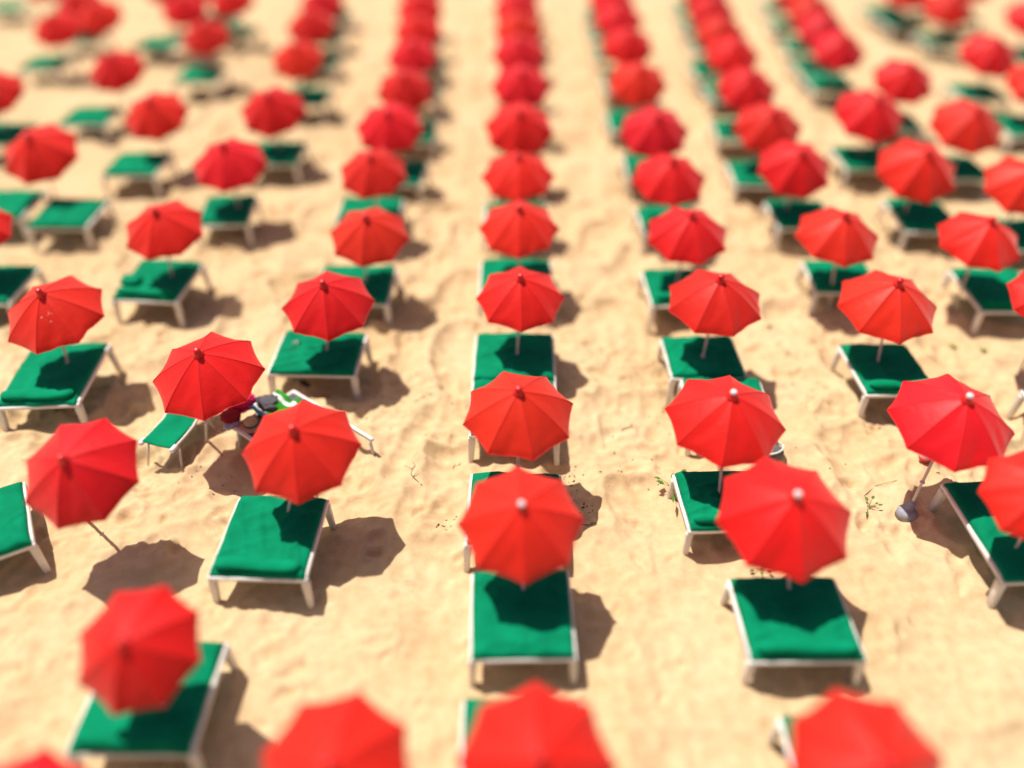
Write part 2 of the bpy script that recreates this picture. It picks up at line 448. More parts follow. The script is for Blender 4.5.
def sand_mat():
    m, nt, out = new_mat("dry_sand")
    tc = node(nt, "ShaderNodeTexCoord"); C = tc.outputs["Object"]
    _, r1 = noise_ramp(nt, C, .55, 5, [(.3, SAND[0]), (.5, SAND[1]), (.72, SAND[2])])
    _, r2 = noise_ramp(nt, C, 5.5, 6, [(.3, (.86, .83, .78)), (.7, (1.06, 1.06, 1.07))])
    g, r3 = noise_ramp(nt, C, 160, 2, [(.3, (.90, .885, .87)), (.72, (1.06, 1.06, 1.06))])
    m1 = node(nt, "ShaderNodeMixRGB", blend_type="MULTIPLY"); m1.inputs["Fac"].default_value = 1
    m2 = node(nt, "ShaderNodeMixRGB", blend_type="MULTIPLY"); m2.inputs["Fac"].default_value = 1
    nt.links.new(r1.outputs[0], m1.inputs[1]); nt.links.new(r2.outputs[0], m1.inputs[2])
    nt.links.new(m1.outputs[0], m2.inputs[1]); nt.links.new(r3.outputs[0], m2.inputs[2])
    # sparse dark grains
    _, r4 = noise_ramp(nt, C, 55, 1, [(.735, (1, 1, 1)), (.79, (.45, .38, .3))])
    m3 = node(nt, "ShaderNodeMixRGB", blend_type="MULTIPLY"); m3.inputs["Fac"].default_value = .8
    nt.links.new(m2.outputs[0], m3.inputs[1]); nt.links.new(r4.outputs[0], m3.inputs[2])
    p = node(nt, "ShaderNodeBsdfPrincipled"); p.inputs["Roughness"].default_value = .92; p.inputs["Specular IOR Level"].default_value = .12
    nt.links.new(m3.outputs[0], p.inputs["Base Color"])
    b1 = bump(nt, C, 9, .38, .035, 4)
    b2 = node(nt, "ShaderNodeBump"); b2.inputs["Strength"].default_value = .3; b2.inputs["Distance"].default_value = .006
    nt.links.new(g.outputs["Fac"], b2.inputs["Height"]); nt.links.new(b1.outputs[0], b2.inputs["Normal"])
    nt.links.new(b2.outputs[0], p.inputs["Normal"])
    nt.links.new(p.outputs[0], out.inputs[0])
    return m
SAND = ((.59, .412, .226), (.628, .452, .260), (.66, .492, .302))
M["sand"] = sand_mat()

# ------------------------------------------------------------------ sand: one sheet to the horizon, finely modelled near the camera
rs = np.random.RandomState(5)
PRINTS = []   # x, y, direction, length, width, depth
for _ in range(2300):
    x = rs.uniform(-13, 13); y = rs.uniform(4.0, 24)
    L = rs.uniform(.11, .24)
    PRINTS.append((x, y, rs.uniform(0, 2 * math.pi), L, L * rs.uniform(.42, .8), rs.uniform(.02, .05)))
# a few long scuffs
for (x, y, a, L, w, d) in [(-1.62, 9.85, 1.25, .95, .2, .045), (-1.55, 8.4, 1.5, .7, .16, .03), (-1.0, 8.35, 1.2, .5, .24, .05), (-1.0, 9.55, .4, .45, .3, .045),
                           (1.75, 9.3, .1, .35, .2, .035), (1.6, 10.0, .6, .4, .22, .04), (2.1, 9.0, .2, .33, .24, .04), (1.45, 10.8, 1.4, .35, .28, .035), (1.9, 12.6, -.5, 1.3, .2, .03), (6.2, 8.7, .9, .8, .15, .02)]:
    PRINTS.append((x, y, a, L, w, d))

def base_height(x, y):
    wx = x + .5 * (N3(x * .9 + 9, y * .9) - .5); wy = y + .5 * (N3(x * .9, y * .9 + 31) - .5)
    r = 1 - np.abs(2 * N1(wx * 1.1 + 40, wy * .95 + 7) - 1)
    h = .20 * (r * r - .45)
    r2 = 1 - np.abs(2 * N2(wx * 2.6 + 11, wy * 2.3 + 60) - 1)
    h += .066 * (r2 * r2 - .45)
    h += .05 * (N3(x * .45 + 80, y * .45) - .5)
    h += .016 * (N4(wx * 5.1, wy * 4.5) - .5) + .003 * (N2(x * 15, y * 15) - .5)
    r3 = 1 - np.abs(2 * N4(wx * 4.3 + 90, wy * 6.2 + 15) - 1)
    h += .030 * (r3 ** 3 - .25) * N2(x * .8 + 3, y * .8 + 3)
    return h * 1.15 * (.5 + .45 / (1 + np.exp(-(y - 8.0) / .5)))

def stamp(px, py, p):
    x, y, a, L, w, d = p
    ca, sa = math.cos(a), math.sin(a)
    u = ((px - x) * ca + (py - y) * sa) / L; v = (-(px - x) * sa + (py - y) * ca) / w
    q = u * u + v * v
    return -1.25 * d * np.exp(-(q * 1.5) ** 2) + d * .6 * np.exp(-((np.sqrt(q) - 1.2) / .26) ** 2) * (1 + .5 * u)

def height(x, y):
    x = np.asarray([x], float); y = np.asarray([y], float)
    h = base_height(x, y)
    for p in PRINTS:
        if abs(p[0] - x[0]) < 2.2 * p[3] and abs(p[1] - y[0]) < 2.2 * p[3]: h = h + stamp(x, y, p)
    return float(h[0])

def axis(lo, hi, step, far_lo, far_hi, g=1.22):
    a = list(np.arange(lo, hi + 1e-6, step))
    s = step; x = hi
    while x < far_hi: s = min(s * g, far_hi); x += s; a.append(x)
    s = step; x = lo; pre = []
    while x > far_lo: s = s * g; x -= s; pre.append(x)
    return np.array(pre[::-1] + a)
gx = axis(-9.5, 9.5, .042, -6000, 6000); gy0 = axis(5.0, 18.5, .042, -6000, 5.2, 1.15)
gy = np.concatenate([gy0[gy0 <= 18.5], axis(18.6, 30, .09, 18.55, 6000)[1:]]) if True else gy0
gy = np.unique(np.round(gy, 4))
GX, GY = np.meshgrid(gx, gy)
fade = 1 / (1 + (np.hypot(GX, GY - 12) / 60) ** 4)
GZ = base_height(GX, GY) * fade
PRINTS = [p if p[1] > 7.4 else p[:5] + (p[5] * .6,) for p in PRINTS]
for p in PRINTS:
    e = 2.0 * p[3]
    i0, i1 = np.searchsorted(gx, p[0] - e), np.searchsorted(gx, p[0] + e)
    j0, j1 = np.searchsorted(gy, p[1] - e), np.searchsorted(gy, p[1] + e)
    GZ[j0:j1, i0:i1] += stamp(GX[j0:j1, i0:i1], GY[j0:j1, i0:i1], p)
nx, ny = len(gx), len(gy)
co = np.stack([GX, GY, GZ], -1).reshape(-1).astype(np.float32)
idx = np.arange(nx * ny).reshape(ny, nx)
quads = np.stack([idx[:-1, :-1], idx[:-1, 1:], idx[1:, 1:], idx[1:, :-1]], -1).reshape(-1).astype(np.int32)
me = bpy.data.meshes.new("sand")
me.vertices.add(nx * ny); me.vertices.foreach_set("co", co)
nq = len(quads) // 4
me.loops.add(nq * 4); me.loops.foreach_set("vertex_index", quads)
me.polygons.add(nq); me.polygons.foreach_set("loop_start", np.arange(0, nq * 4, 4, dtype=np.int32))
me.polygons.foreach_set("use_smooth", np.ones(nq, bool))
me.materials.append(M["sand"]); me.update(calc_edges=True); me.validate()
ground = bpy.data.objects.new("sand_ground", me); col.objects.link(ground)
tag(ground, "pale golden dry beach sand with footprints and soft ridges", "sand", kind="structure")

# ------------------------------------------------------------------ beach umbrella
RAD, CAP, JOINT = .75, .47, 1.72      # canopy radius, canopy rise, height of the tilt joint

def rib_point(a, t):
    z = -CAP * (.58 * t + .42 * t * t)
    return np.array((RAD * t * math.cos(a), RAD * t * math.sin(a), z))

def canopy_mesh(seed):
    r = np.random.RandomState(seed); V, F = [], []
    nu, nv = 10, 16
    seams, hem = [[] for _ in range(8)], [[] for _ in range(8)]
    dev = r.uniform(-.03, .03, 8); drop = r.uniform(-.02, .025, 8)
    A = [k * math.pi / 4 + dev[k] for k in range(8)]
    for k in range(8):
        a0, a1 = A[k], A[(k + 1) % 8] + (2 * math.pi if k == 7 else 0)
        base = len(V); ph = r.uniform(0, 6.28, 4); sag = r.uniform(.012, .034); scal = r.uniform(.03, .05); wr = r.uniform(.003, .008)
        for j in range(nv + 1):
            t = .03 + .97 * j / nv
            p0 = rib_point(a0, t); p1 = rib_point(a1, t)
            p0[2] -= drop[k] * t * t; p1[2] -= drop[(k + 1) % 8] * t * t
            for i in range(nu + 1):
                u = i / nu; w = 4 * u * (1 - u)
                p = p0 * (1 - u) + p1 * u
                p[:2] *= 1 - scal * w * t ** 4
                p[2] -= sag * w * t * (1.35 - t)
                # tension folds running in from the rib tips and along the hem
                f = wr * (math.sin(ph[0] + 9 * u + 5 * t) * t * w + .8 * math.sin(ph[1] + 17 * u * t + 3 * t) * t * t * w
                          + 1.6 * math.exp(-((u - .5) / .5) ** 2) * math.sin(ph[2] + 11 * t + 6 * u) * t ** 3 * w)
                p[2] += f
                if j == nv: p = p * np.array((.992, .992, 1)) + np.array((0, 0, -.012))
                V.append(tuple(p))
                if i == 0: seams[k].append(Vector(p) + Vector((0, 0, .001)))
                if j == nv: hem[k].append(Vector(p))
        for j in range(nv):
            for i in range(nu):
                q = base + j * (nu + 1) + i
                F.append((q, q + 1, q + nu + 2, q + nu + 1)[::-1])
    me = bpy.data.meshes.new("canopy")
    me.from_pydata(V, [], F)
    me.materials.append(M["canopy"]); me.polygons.foreach_set("use_smooth", [True] * len(F)); me.update()
    m = MB()
    for k in range(8):
        m.tube(seams[k], .0045, 5); m.tube(hem[k], .0065, 5)
    h = bpy.data.meshes.new("hem"); h.from_pydata(m.v, [], m.f)
    h.materials.append(M["hem"]); h.polygons.foreach_set("use_smooth", [True] * len(m.f)); h.update()
    return me, h

CANOPIES, HEMS = zip(*[canopy_mesh(s) for s in range(20, 27)])

def make_umbrella():
    root = empty("beach_umbrella")
    m = MB(); m.tube([(0, 0, -.25), (0, 0, .5), (0, 0, JOINT)], .021, 12)
    pole = m.build("pole", M["pole"], root)
    m = MB(); m.lathe([(.022, .59), (.036, .59), (.04, .598), (.036, .609), (.028, .612), (.025, .632), (.022, .632)], 16)
    m.build("pole_collar", M["pole"], root)
    can = bpy.data.objects.new("canopy", CANOPIES[0]); col.objects.link(can); can.parent = root
    can.location = (0, 0, JOINT)
    # the canopy's own origin is its apex; the joint lies .35 below it
    hm = bpy.data.objects.new("hem", HEMS[0]); col.objects.link(hm); hm.parent = can
    m = MB(); m.tube([(0, 0, -.36), (0, 0, .01)], .016, 10); m.build("upper_pole", M["pole"], can)
    m = MB(); m.lathe([(.075, -.024), (.066, -.008), (.052, .006), (.047, .026), (.043, .038), (.028, .042)], 18)
    fin = m.build("finial_cap", M["red_plastic"], can)
    m = MB(); m.lathe([(.026, .036), (.039, .041), (.047, .054), (.049, .068), (.044, .084), (.029, .095), (.008, .099)], 16)
    m.build("finial_knob", M["red_plastic"], can)
    m = MB()
    for k in range(8):
        a = k * math.pi / 4
        m.tube([rib_point(a, t) + np.array((0, 0, -.018 - .03 * t)) for t in (.03, .3, .6, .85, .96)], .005, 6)
        e = rib_point(a, .5); m.tube([(0.02 * math.cos(a), .02 * math.sin(a), -.33), (e[0], e[1], e[2] - .04)], .005, 6)
    m.build("rib_frame", M["rib"], can)
    return root

def place_umbrella(root, fx, fy, jx, jy, size, tilt, yaw, idx):
    """foot on the sand, pole leaning to the joint, canopy tipped toward the sea side (-y)"""
    lean = Vector((jx - fx, jy - fy, JOINT))
    q = Vector((0, 0, 1)).rotation_difference(lean)
    root.location = (fx, fy, 0)
    root.rotation_mode = "QUATERNION"; root.rotation_quaternion = q
    ln = lean.length
    for ch in root.children:
        nm = ch.name.split(".")[0]
        if nm == "pole": ch.scale = (1, 1, ln / JOINT)
        if nm == "canopy":
            ch.data = CANOPIES[idx % len(CANOPIES)]
            for g in ch.children:
                if g.name.startswith("hem"): g.data = HEMS[idx % len(HEMS)]
            ch.rotation_mode = "QUATERNION"
            t = Quaternion((1, 0, 0), R_(tilt)) @ Quaternion((0, 0, 1), yaw)
            ch.rotation_quaternion = q.inverted() @ t
            # apex .35 above the joint along the tipped axis
            apex = Vector((0, 0, 0)) + t @ Vector((0, 0, .35 * size))
            ch.location = q.inverted() @ (lean + apex)
            ch.scale = (size, size, size)

# ------------------------------------------------------------------ sun lounger
LW, LL, LH = 1.36, 1.36, .54        # width, length, height of the rails' top

def mattress_mesh(seed):
    r = np.random.RandomState(seed)
    nu, nv = 40, 44
    w, l, th = LW / 2 - .035, LL / 2 - .004, .055
    u = np.linspace(-1, 1, nu + 1); v = np.linspace(-1, 1, nv + 1)
    # push samples toward the edges so the roll-over is smooth
    u = np.sign(u) * (1 - (1 - np.abs(u)) ** 1.35); v = np.sign(v) * (1 - (1 - np.abs(v)) ** 1.35)
    Uu, Vv = np.meshgrid(u, v)
    X, Y = Uu * w, Vv * l
    edge = np.sqrt(np.clip(1 - np.abs(Uu) ** 14, 0, 1)) * np.sqrt(np.clip(1 - np.abs(Vv) ** 14, 0, 1))
    n = Noise(seed + 50)
    a = r.uniform(-.6, .6); ca, sa = math.cos(a), math.sin(a)
    P, Q = X * ca - Y * sa, X * sa + Y * ca
    fold = (1 - np.abs(2 * n(P * 1.7 + 5, Q * 4.6 + 9) - 1)) ** 4
    fold2 = (1 - np.abs(2 * n(P * 4.5 + 30, Q * 1.6 + 3) - 1)) ** 3
    rr = np.hypot(X, Y); th_ = np.arctan2(Y, X)
    Z = th * edge + edge * (r.uniform(.03, .055) * fold + r.uniform(.018, .036) * fold2 + .006 * n(X * 14, Y * 14) + .012 * n(X * 2.2, Y * 2.2 + 70))
    Z -= .03 * np.exp(-(rr / .13) ** 2)
    Z += .008 * np.exp(-(rr / .35) ** 2) * np.cos(th_ * r.randint(5, 8) + r.uniform(0, 6))
    # a sagging hem: the outline is not a perfect rectangle
    X = X + .014 * (n(Y * 3 + 7, Uu * 0 + 2) - .5) * np.sign(Uu) * (np.abs(Uu) > .9)
    Y = Y + .03 * (n(X * 3 + 17, Vv * 0 + 4) - .5) * (np.abs(Vv) > .9)
    V = [(x, y, LH + z) for x, y, z in zip(X.ravel(), Y.ravel(), Z.ravel())]
    F = []
    W1 = nu + 1
    for j in range(nv):
        for i in range(nu):
            q = j * W1 + i; F.append((q, q + 1, q + W1 + 1, q + W1))
    ring = [i for i in range(W1)] + [j * W1 + nu for j in range(1, nv + 1)] + [nv * W1 + i for i in range(nu - 1, -1, -1)] + [j * W1 for j in range(nv - 1, 0, -1)]
    b = len(V)
    for k in ring:
        x, y, z = V[k]
        V.append((x * .995, y * .999, LH - .022 + .010 * float(n(x * 5, y * 5))))
    m = len(ring)
    for k in range(m): F.append((ring[k], b + k, b + (k + 1) % m, ring[(k + 1) % m]))
    F.append(tuple(b + k for k in range(m - 1, -1, -1)))
    me = bpy.data.meshes.new("mattress"); me.from_pydata(V, [], F)
    me.materials.append(M["cloth"]); me.polygons.foreach_set("use_smooth", [True] * len(F)); me.update()
    return me
MATS = [mattress_mesh(s) for s in range(70, 77)]

def roll_mesh(seed):
    r = np.random.RandomState(seed); n = Noise(seed); V, F = [], []
    ns, na = 30, 16; wid = LW - .17
    for i in range(ns + 1):
        x = -1 + 2 * i / ns; rad = .072 * (max(0.0, 1 - abs(x) ** 9)) ** .4 + .004
        for k in range(na):
            t = 2 * math.pi * k / na
            q = rad * (1 + .22 * (float(n(x * 5 + 20, math.cos(t) * 1.5 + 8)) - .5))
            V.append((x * wid / 2, q * 1.25 * math.cos(t) + .012 * math.sin(x * 3 + seed), q * .8 * math.sin(t)))
    for i in range(ns):
        for k in range(na):
            a = i * na + k; b = i * na + (k + 1) % na
            F.append((a, b, b + na, a + na)[::-1])
    me = bpy.data.meshes.new("head_roll"); me.from_pydata(V, [], F)
    me.materials.append(M["roll"]); me.polygons.foreach_set("use_smooth", [True] * len(F)); me.update()
    return me
ROLLS = [roll_mesh(s) for s in (3, 4, 5)]

def make_lounger():
    root = empty("sun_lounger")
    for sx in (-1, 1):
        m = MB(); m.bar((sx * (LW / 2 - .03), -LL / 2 + .06, LH - .035), (sx * (LW / 2 - .03), LL / 2 - .06, LH - .035), (.062, .075), (.062, .075), .3)
        # rounded shoe at each end of the rail
        auto_smooth(m.build("side_rail", M["frame"], root))
    for sy in (-1, 1):
        m = MB(); m.bar((-LW / 2 + .004, sy * (LL / 2 - .032), LH - .045), (LW / 2 - .004, sy * (LL / 2 - .032), LH - .045), (.058, .088), (.058, .088), .25)
        auto_smooth(m.build("end_rail", M["frame"], root))
    for sx in (-1, 1):
        for sy in (-1, 1):
            m = MB()
            m.bar((sx * (LW / 2 - .045), sy * (LL / 2 - .05), LH - .085), (sx * (LW / 2 - .02), sy * (LL / 2 - .0), -.10), (.108, .10), (.082, .078), .2)
            auto_smooth(m.build("leg", M["frame"], root))
    m = MB()
    for k in range(7):
        y = -LL / 2 + .16 + k * (LL - .32) / 6
        m.bar((-LW / 2 + .05, y, LH - .05), (LW / 2 - .05, y, LH - .05), (.07, .022), (.07, .022), .2)
    auto_smooth(m.build("slats", M["frame"], root))
    o = bpy.data.objects.new("mattress", MATS[0]); col.objects.link(o); o.parent = root
    return root

def add_roll(root, k, dy=0.0):
    o = bpy.data.objects.new("head_roll", ROLLS[k % 3]); col.objects.link(o); o.parent = root
    o.location = (0.0, -LL / 2 + .115 + dy, LH + .115)
    return o

# ------------------------------------------------------------------ labels
ORD = ["frontmost", "second from the front", "third from the front", "fourth from the front", "fifth from the front", "sixth from the front", "seventh from the front",
       "eighth from the front", "ninth from the front", "tenth from the front", "eleventh from the front", "twelfth from the front", "thirteenth from the front"]
COLS = {"C": "centre column", "R1": "first column right of centre", "R2": "second column right of centre", "R3": "third column right of centre",
        "L1": "first column left of centre", "L2": "second column left of centre"}
LOOK = {("C", 0): "blurred red umbrella cut by the bottom edge", ("C", 1): "red umbrella with white knob", ("C", 2): "bright red umbrella above a bed with no other",
        ("R1", 1): "large white knobbed umbrella", ("R1", 2): "white knobbed red umbrella", ("R1", 3): "red knobbed umbrella",
        ("L1", 1): "large umbrella hiding bags", ("R2", 1): "umbrella in round grey base"}
LOOK.pop(("C", 2))
UMB_PLACE = {
 ("L3", 1): "blurred red umbrella near the left edge, below the stained one",
 ("L3", 2): "red umbrella with pale droppings stains near the left edge",
 ("L3", 3): "red umbrella cut by the left edge, just above the stained one",
 ("L3", 4): "red umbrella near the left edge with two green loungers below it",
 ("L3", 5): "blurred red umbrella second nearest of the diagonal pair, upper left",
 ("L3", 6): "small red umbrella between two hazy clusters at the upper left",
 ("L3", 7): "blurred red umbrella at the top edge, left of the tall red streak",
 ("L3", 8): "red umbrella crossing the top edge above the upper left cluster",
 ("L3", 9): "small red umbrella at the top edge, rightmost of the upper left cluster",
 ("L4", 0): "red umbrella barely showing in the bottom left corner",
 ("L4", 1): "blurred red umbrella up and left of its diagonal partner, upper left",
 ("L4", 2): "blurred red umbrella cut by the left edge in the upper left",
 ("L4", 3): "blurred red umbrella, nearest of the top left corner cluster",
 ("L4", 4): "blurred red umbrella at the top edge, rear of the top left corner cluster",
 ("L4", 7): "blurred red umbrella at the top edge, rightmost of the top left corner cluster",
 ("L4", 5): "red umbrella crossing the top edge above the top left corner cluster",
 ("L4", 6): "red umbrella crossing the top edge between the two upper left clusters",
 ("R5", 4): "red umbrella crossing the top edge above the upper right corner group",
 ("R4", 0): "blurred red umbrella cut by the right edge above the middle",
 ("R4", 1): "blurred red umbrella nearest the right edge among the upper right group",
 ("R4", 2): "blurred red umbrella just behind the fourth of the third right column",
 ("R4", 3): "red umbrella crossing the top edge, left of two at upper right",
 ("R4", 4): "red umbrella crossing the top edge, right of two at upper right",
 ("R5", 0): "red umbrella cut by the right edge in the upper right",
 ("R5", 1): "blurred red umbrella in the upper right corner group, nearest of three",
 ("R5", 2): "blurred red umbrella at the top edge in the upper right corner group",
 ("R5", 3): "red umbrella cut by the right edge near the top right corner",
}
LOU_PLACE = {
 ("L3", 1): "blurred green lounger turned askew, cut by the left edge below the middle",
 ("L3", 2): "long green lounger under the umbrella with pale stains",
 ("L3", 3): "shaded green lounger cut by the left edge above the stained umbrella",
 ("L3", 4): "blurred green lounger, right of the two below one umbrella at the left",
 ("L3", 5): "green lounger below the nearer umbrella of the upper left diagonal pair",
 ("L3", 6): "green lounger below the small umbrella between two hazy clusters, upper left",
 ("L3", 7): "blurred green lounger alone in the gap between the upper left clusters",
 ("L3", 8): "green lounger under the umbrella crossing the top edge, upper left",
 ("L3", 9): "green lounger under the rightmost umbrella of the upper left cluster",
 ("L4", 0): "green lounger under the umbrella in the bottom left corner",
 ("L4", 1): "green lounger below the farther umbrella of the upper left diagonal pair",
 ("L4", 2): "green lounger at the left edge below a cut off umbrella, upper left",
 ("L4", 3): "green lounger below the nearest umbrella of the top left corner cluster",
 ("L4", 4): "green lounger under the rear umbrella of the top left corner cluster",
 ("L4", 5): "green lounger under the umbrella above the top left corner cluster",
 ("L4", 6): "green lounger under the top edge umbrella between the upper left clusters",
 ("R5", 4): "green lounger under the umbrella above the upper right corner group",
 ("R4", 0): "green lounger below the umbrella cut by the right edge above the middle",
 ("R4", 1): "green lounger under the umbrella nearest the right edge, upper right group",
 ("R4", 2): "green lounger behind the fourth umbrella of the third right column",
 ("R4", 3): "green lounger under the left of two umbrellas crossing the top right edge",
 ("R4", 4): "green lounger under the right of two umbrellas crossing the top right edge",
 ("R5", 0): "green lounger below an umbrella cut by the right edge, upper right",
 ("R5", 1): "green lounger under the nearest umbrella of the upper right corner group",
 ("R5", 2): "green lounger under the top edge umbrella of the upper right corner group",
 ("R5", 3): "green lounger by the right edge near the top right corner",
 ("R3", 0): "green lounger cut by the right edge, its white corner and leg showing",
 ("R2", 1): "dark shaded green lounger beside the umbrella with the round grey base",
 ("X", 0): "green lounger with no umbrella, touching the third centre umbrella's lounger from behind",
 ("X", 1): "green lounger with no umbrella, half hidden in the first column right of centre",
 ("X", 2): "blurred green lounger, left of the two below one umbrella at the left",
 ("X", 3): "blurred green lounger with no umbrella in the top left corner",
 ("X", 4): "blurred green lounger with no umbrella at the top right edge",
}
LOU_PLACE[("X", 0)] = "green lounger without its own umbrella, below the third centre umbrella's white pole"
LOU_PLACE[("X", 0)] = "green lounger hidden below the third umbrella of the centre column"

def umb_label(c, i):
    if (c, i) in UMB_PLACE: return UMB_PLACE[(c, i)]
    return "%s, %s, in the %s" % (LOOK.get((c, i), "red umbrella"), ORD[i], COLS[c])
def lou_label(c, i):
    if (c, i) in LOU_PLACE: return LOU_PLACE[(c, i)]
    return "green lounger under the %s umbrella in the %s" % (ORD[i].replace("second from the front", "second").replace(" from the front", ""), COLS[c])

# ------------------------------------------------------------------ set out the umbrellas
WHITE_KNOB = {("C", 1), ("R1", 1), ("R1", 2), ("R2", 1), ("R2", 0)}
proto = make_umbrella()
for n, (c, i, fx, fy, jx, jy, s, tilt) in enumerate(UMB):
    u = proto if n == 0 else copy_tree(proto)
    yaw = rnd.uniform(-.25, .25) + {("C", 1): 0, ("C", 2): .05, ("C", 3): .03}.get((c, i), 0)
    if (c, i) in YAW: yaw = YAW[(c, i)]
    place_umbrella(u, fx, fy, jx, jy, s, tilt, yaw, n * 3 + i)
    tag(u, umb_label(c, i), "beach umbrella", "red beach umbrellas set out in columns")
    for ch in u.children:
        if ch.name.startswith("canopy"):
            if (c, i) == ("L3", 2):
                ch.data = ch.data.copy(); ch.data.materials[0] = M["canopy_stained"]
                ch["label"] = "red canopy with pale droppings on a front panel"
            for g in ch.children:
                if g.name.startswith("finial_knob") and (c, i) in WHITE_KNOB:
                    g.data = g.data.copy(); g.data.materials[0] = M["white_knob"]; g["label"] = "white knob"; g.scale = (.86, .86, .97)
        if ch.name.startswith("pole_collar") and (c, i) in {("R2", 1)}: pass
    if (c, i) == ("R2", 1):
        m = MB(); m.lathe([(.02, .24), (.05, .24), (.06, .22), (.065, .10), (.13, .085), (.15, .06), (.155, -.05), (.12, -.06)], 24)
        b = m.build("umbrella_base", M["concrete"], u)

# ------------------------------------------------------------------ set out the loungers
ROLLED = {("R1", 2), ("L1", 1), ("L2", 2), ("R3", 1), ("R2", 2), ("L3", 2), ("L1", 4), ("R1", 4), ("L2", 0), ("R1", 1)}
lp = make_lounger()
for n, (c, i, x, y, yaw, sx, sy) in enumerate(LOU):
    o = lp if n == 0 else copy_tree(lp)
    o.location = (x, y, 0); o.rotation_euler = (0, 0, R_(yaw)); o.scale = (sx, sy, 1)
    tag(o, lou_label(c, i), "sun lounger", "green sun loungers on the sand")
    for ch in o.children:
        if ch.name.startswith("mattress"): ch.data = MATS[(n * 2 + i) % len(MATS)]
    lounger_at = o
for o in [ob for ob in col.objects if ob.parent is None and ob.name.split(".")[0] == "sun_lounger"]: pass
_l = [ob for ob in col.objects if ob.parent is None and ob.name.split(".")[0] == "sun_lounger"]
for o, (c, i, *_r) in zip(_l, LOU):
    if (c, i) in ROLLED or (i > 5 and rnd.random() < .3): add_roll(o, i + len(c), rnd.uniform(0, .02))

# narrow folding bed with a bent rail, left of the middle
fb = empty("folding_bed", (-5.30, 10.05, 0), R_(-17))
tag(fb, "narrow green folding bed with white end caps and a bent tubular rail", "sun lounger")
FW, FL, FH = .56, 1.45, .42
for sx in (-1, 1):
    m = MB(); m.tube([(sx * FW / 2, -FL / 2, FH), (sx * FW / 2, -FL / 2 + .3, FH), (sx * FW / 2, -.15, FH + .02), (sx * FW / 2, .15, FH + .12), (sx * FW / 2, FL / 2, FH + .34)], .022, 10)
    r_ = m.build("side_rail", M["pole"], fb)
    m = MB(); m.tube([(sx * FW / 2, -FL / 2 - .03, FH), (sx * FW / 2, -FL / 2 - .02, FH), (sx * FW / 2, -FL / 2 + .10, FH), (sx * FW / 2, -FL / 2 + .11, FH)], [.03, .042, .042, .03], 12)
    m.build("end_cap", M["white_rubber"], fb)
    for yy, y2 in ((-FL / 2 + .16, -FL / 2 + .02), (.1, .3)):
        m = MB(); m.tube([(sx * (FW / 2 - .01), yy, FH - .02 + (.08 if yy > 0 else 0)), (sx * (FW / 2 + .05), y2, -.1)], .02, 10); m.build("leg", M["pole"], fb)
V, F = [], []
nn = Noise(300)
for j in range(31):
    t = j / 30; y = -FL / 2 + .02 + t * (FL - .04)
    zz = FH + .03 + (0 if y < -.15 else .34 * ((y + .15) / (FL / 2 + .15)) ** 1.3)
    for i in range(13):
        u = i / 12; V.append(((u - .5) * (FW - .03), y, zz - .03 * 4 * u * (1 - u) * .6 + .02 * float(nn(u * 4, t * 7))))
for j in range(30):
    for i in range(12):
        q = j * 13 + i; F.append((q, q + 1, q + 14, q + 13))
sl = mesh_obj("sling", V, F, M["cloth"], fb)
md = sl.modifiers.new("thick", "SOLIDIFY"); md.thickness = .02

# bare lounger turned across the column, with bags, hat and towel on it
bl = empty("bare_lounger", (-3.30, 9.66, 0), math.atan2(-1.13, 1.4) + math.pi / 2)
tag(bl, "bare white lounger with a charcoal sling, turned askew and holding bags and a towel", "sun lounger")
BW, BL = 1.24, 1.98
for sx in (-1, 1):
    m = MB(); m.bar((sx * (BW / 2 - .03), -BL / 2 + .03, .415), (sx * (BW / 2 - .03), BL / 2 - .03, .415), (.062, .07), (.062, .07), .3); auto_smooth(m.build("side_rail", M["frame"], bl))
for sy in (-1, 1):
    m = MB()
    e = BL / 2 - .03 if sy > 0 else BL / 2 - .62
    m.bar((-BW / 2, sy * e, .40), (BW / 2, sy * e, .40), (.06, .08), (.06, .08), .3); auto_smooth(m.build("end_rail", M["frame"], bl))
    for sx in (-1, 1):
        m = MB(); m.bar((sx * (BW / 2 - .05), sy * (BL / 2 - .08), .37), (sx * (BW / 2 - .02), sy * (BL / 2 - .02), -.1), (.05, .05), (.03, .03), .2); auto_smooth(m.build("leg", M["frame"], bl))
V, F = [], []
for j in range(25):
    for i in range(17):
        u, t = i / 16, j / 24
        V.append(((u - .5) * (BW - .1), -BL / 2 + .64 + t * (BL - .70), .425 - .05 * 4 * u * (1 - u) * (4 * t * (1 - t)) ** .5 + .01 * float(nn(u * 5 + 40, t * 6))))
for j in range(24):
    for i in range(16):
        q = j * 17 + i; F.append((q, q + 1, q + 18, q + 17))
sl = mesh_obj("sling", V, F, M["charcoal"], bl); md = sl.modifiers.new("thick", "SOLIDIFY"); md.thickness = .008; md.offset = -1

